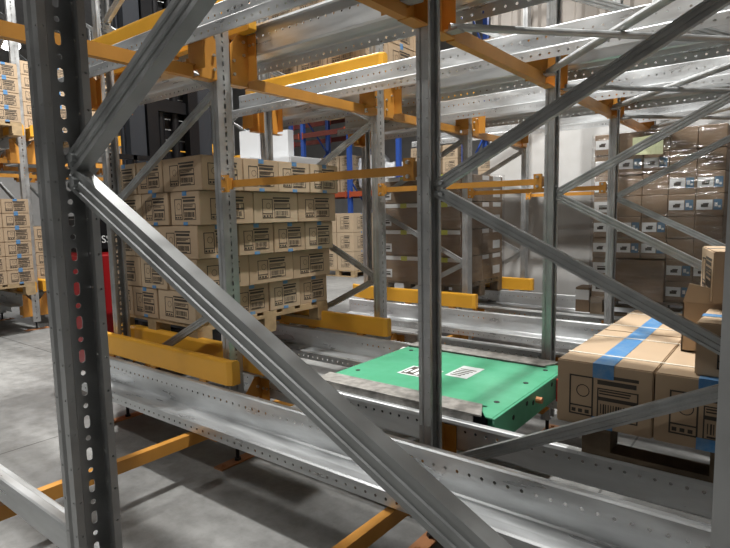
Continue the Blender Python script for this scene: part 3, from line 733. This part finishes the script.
# far blue and orange racking
def far_rack():
    Y = 12.0; xs = [-13.2, -11.6, -9.85, -8.2, -6.3, -4.4]
    on2 = ['first', 'second', 'third', 'fourth', 'fifth', 'sixth']
    for i, x in enumerate(xs):
        r = tag(empty('blue_upright_frame', (x, Y, 0)), 'blue rack upright frame in the far background, %s from the left' % on2[i], 'upright frame')
        for y in (0, 1.1):
            bm = NB(); box(bm, -.06, y-.05, 0, .06, y+.05, 6.5)
            for z in range(40): box(bm, -.018, y-.0525, .2+.15*z, .018, y-.05, .26+.15*z)
            link('post', mesh_of('post', bm, M['blue']), r)
        bm = NB()
        for k in range(6):
            a, b = Vector((0, .05, .3+k)), Vector((0, 1.05, 1.3+k)); 
            if k % 2: a.y, b.y = b.y, a.y
            v = b-a; ln = v.length; vs = box(bm, -.02, -.015, -ln/2, .02, .015, ln/2)
            bmesh.ops.rotate(bm, verts=vs, cent=(0,0,0), matrix=v.to_track_quat('Z','Y').to_matrix()); bmesh.ops.translate(bm, verts=vs, vec=(a+b)/2)
        link('brace', mesh_of('brace', bm, M['blue']), r)
    for i in range(5):
        for z, w in ((1.95, 'lowest'), (3.7, 'middle'), (4.25, 'top')):
            for y, s in ((-.08, 'front'), (1.18, 'rear')):
                bm = NB(); box(bm, xs[i]+.06, Y+y-.025, z-.07, xs[i+1]-.06, Y+y+.025, z+.07)
                o = link('rack_crossbar', mesh_of('rack_crossbar', bm, M['beam'] if s == 'front' and z != 3.7 else M['maroon'])); tag(o, '%s %s %s crossbar of the far blue racking, %s bay' % (w, s, 'dark maroon' if z == 3.7 or s == 'rear' else 'red-orange', on2[i]), 'beam')
                bm = NB()
                for xx in (xs[i]+.075, xs[i+1]-.075): box(bm, xx-.02, Y+y-.03, z-.10, xx+.02, Y+y-.024, z+.10)
                link('connector', mesh_of('connector', bm, M['beam']), o)
    for i in (1, 2, 3, 4):
        for z, wd in ((1.95, 'lower'), (4.25, 'upper')):
            bm = NB(); box(bm, xs[i]+.08, Y-.05, z+.071, xs[i+1]-.08, Y+1.15, z+.073)
            n = 9
            for q in range(n): a = xs[i]+.08+(xs[i+1]-xs[i]-.16)*q/n; box(bm, a, Y-.07, z+.055, a+.1, Y+1.17, z+.070)
            o = link('shelf_board', mesh_of('shelf_board', bm, M['wood_dark'])); tag(o, 'dark shelf boards of the far blue racking, %s bay, %s shelf' % (on2[i], wd), 'shelf')
    # goods
    KG = carton_kind(.42, .5, .34, M['card_side'], tape_w=.03, seed=51)
    for b, x0 in ((3, -8.05), (4, -6.15), (1, -11.4)):
        for zi, z in ((0, 2.024), (1, 4.324)):
            for c in range(3):
                for r in range(3 if (b+zi) % 2 else 2):
                    carton(KG, x0+.3+c*.47, Y+.45, z+r*.345, 0, 'pale carton, far blue racking, %s bay, %s shelf, %s column, %s layer' % (on2[b], ['lower','upper'][zi], on2[c], on2[r]), 'pale cartons in the far racking')
    for i, (x, z, sx, sz) in enumerate(((-9.36, 2.024, .75, 1.0), (-8.66, 2.024, .45, .75)  )):
        bm = NB(); bmesh.ops.create_icosphere(bm, subdivisions=4, radius=1); rnd = random.Random(i)
        for v in bm.verts:
            n = math.sin(v.co.x*9+i)*math.cos(v.co.z*11)*.06+math.sin(v.co.y*13+v.co.z*7)*.04
            c = v.co; c2 = Vector([math.copysign(abs(q)**.55, q) for q in c])
            v.co = Vector((c2.x*sx/2*(1+n), c2.y*.4*(1+n), (c2.z*.5+.5)*sz*(1+n*.5)))
        o = link('white_bulk_bag', mesh_of('white_bulk_bag', bm, M['whitewrap'], True), None, (x, Y+.5, z)); tag(o, 'crumpled white bulk bag in the far blue racking, %s' % ['the larger one', 'the smaller one'][i], 'bag')
far_rack()
# ------------------------------------------------------------------ room
def slab(x0, y0, z0, x1, y1, z1, m): bm = NB(); box(bm, x0, y0, z0, x1, y1, z1); return mesh_of('slab', bm, m)
structure('floor', slab(-26, -9, -.2, 9, 20, 0, M['floor']))
structure('ceiling', slab(-26, -9, 8.6, 9, 20, 8.8, M['ceiling']))
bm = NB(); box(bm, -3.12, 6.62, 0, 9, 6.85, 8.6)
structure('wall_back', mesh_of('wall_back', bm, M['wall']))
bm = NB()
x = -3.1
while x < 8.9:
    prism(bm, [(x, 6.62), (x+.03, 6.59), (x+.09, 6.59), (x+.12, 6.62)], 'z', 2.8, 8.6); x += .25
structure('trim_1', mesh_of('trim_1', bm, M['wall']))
structure('wall_left', slab(-26.2, -9, 0, -26, 20, 8.6, M['cladding']))
structure('wall_right', slab(9, -9, 0, 9.2, 20, 8.6, M['cladding']))
structure('wall_front', slab(-26, -9.2, 0, 9, -9, 8.6, M['cladding']))
structure('wall_far', slab(-26, 20, 0, 9, 20.2, 8.6, M['cladding']))
# ------------------------------------------------------------------ high-bay lamps
def lamp(x, y, z, power, label, size=.30, r=.30, rl=None):
    o = tag(empty('high_bay_lamp', (x, y, z)), label, 'lamp')
    bm = NB(); cyl(bm, (0,0,.11), r, .16, 'z', 24, r*.45); cyl(bm, (0,0,.24), .07, .12, 'z', 16); cyl(bm, (0,0,(8.6-z)/2+.15), .008, (8.6-z)-.3, 'z', 6)
    link('housing', mesh_of('housing', bm, M['lampbody']), o)
    bm = NB(); bmesh.ops.create_uvsphere(bm, u_segments=24, v_segments=12, radius=r*.9); bmesh.ops.scale(bm, vec=(1,1,.6), verts=bm.verts); link('lens', mesh_of('lens', bm, M['lamp']), o)
    ld = bpy.data.lights.new('high_bay_light', 'AREA'); ld.shape = 'DISK'; ld.size = rl or size; ld.energy = power; ld.color = (1, .985, .955); ld.spread = 2.8
    lo = bpy.data.objects.new('light', ld); C.objects.link(lo); lo.parent = o; lo.location = (0,0,-.2)
LAMPS = [(-5.7,-2.5,7.2,170), (-5.7,3.2,7.2,640), (-5.7,8.8,7.2,420), (-5.7,14.5,7.2,150),
         (-1.6,-1.2,7.2,105), (-1.3,2.75,7.2,520), (2.6,1.4,7.2,90),(-21.8,8.07,6.0,300),(-18.36,6.88,6.5,300),(-11.5,10.5,7.2,120)]
for i, (x, y, z, p) in enumerate(LAMPS):
    lamp(x, y, z, p, ['high-bay lamp above the aisle behind the camera', 'high-bay lamp above the aisle beside the truck', 'high-bay lamp above the far part of the aisle', 'high-bay lamp at the far end of the aisle',
        'high-bay lamp above the racking behind the camera', 'high-bay lamp above the middle of the racking', 'high-bay lamp above the right end of the racking', 'lower of the two glowing lamps far away at the left', 'upper of the two glowing lamps far away at the left', 'high-bay lamp above the far blue racking'][i])
w = bpy.data.worlds.new('world'); bpy.context.scene.world = w; w.use_nodes = True
w.node_tree.nodes['Background'].inputs[0].default_value = (.5,.52,.55,1); w.node_tree.nodes['Background'].inputs[1].default_value = .14
# ------------------------------------------------------------------ camera
f, yaw, pit, rol = 551.336, math.radians(38.023), math.radians(6.185), math.radians(-1.12)
fw = Vector((-math.sin(yaw)*math.cos(pit), math.cos(yaw)*math.cos(pit), -math.sin(pit)))
rt = Vector((math.cos(yaw), math.sin(yaw), 0)); up = rt.cross(fw)
Rv = math.cos(rol)*rt+math.sin(rol)*up; Uv = -math.sin(rol)*rt+math.cos(rol)*up
cd = bpy.data.cameras.new('camera'); cd.sensor_width = 36; cd.lens = 36*f/730; cd.clip_start = .02; cd.clip_end = 100
co = bpy.data.objects.new('camera', cd); C.objects.link(co)
mw = Matrix((Rv, Uv, -fw)).transposed().to_4x4(); mw.translation = (0, 0, 1.39); co.matrix_world = mw
sc = bpy.context.scene; sc.camera = co
sc.view_settings.view_transform = 'Standard'; sc.view_settings.look = 'None'; sc.view_settings.gamma = 1; sc.view_settings.exposure = -.42
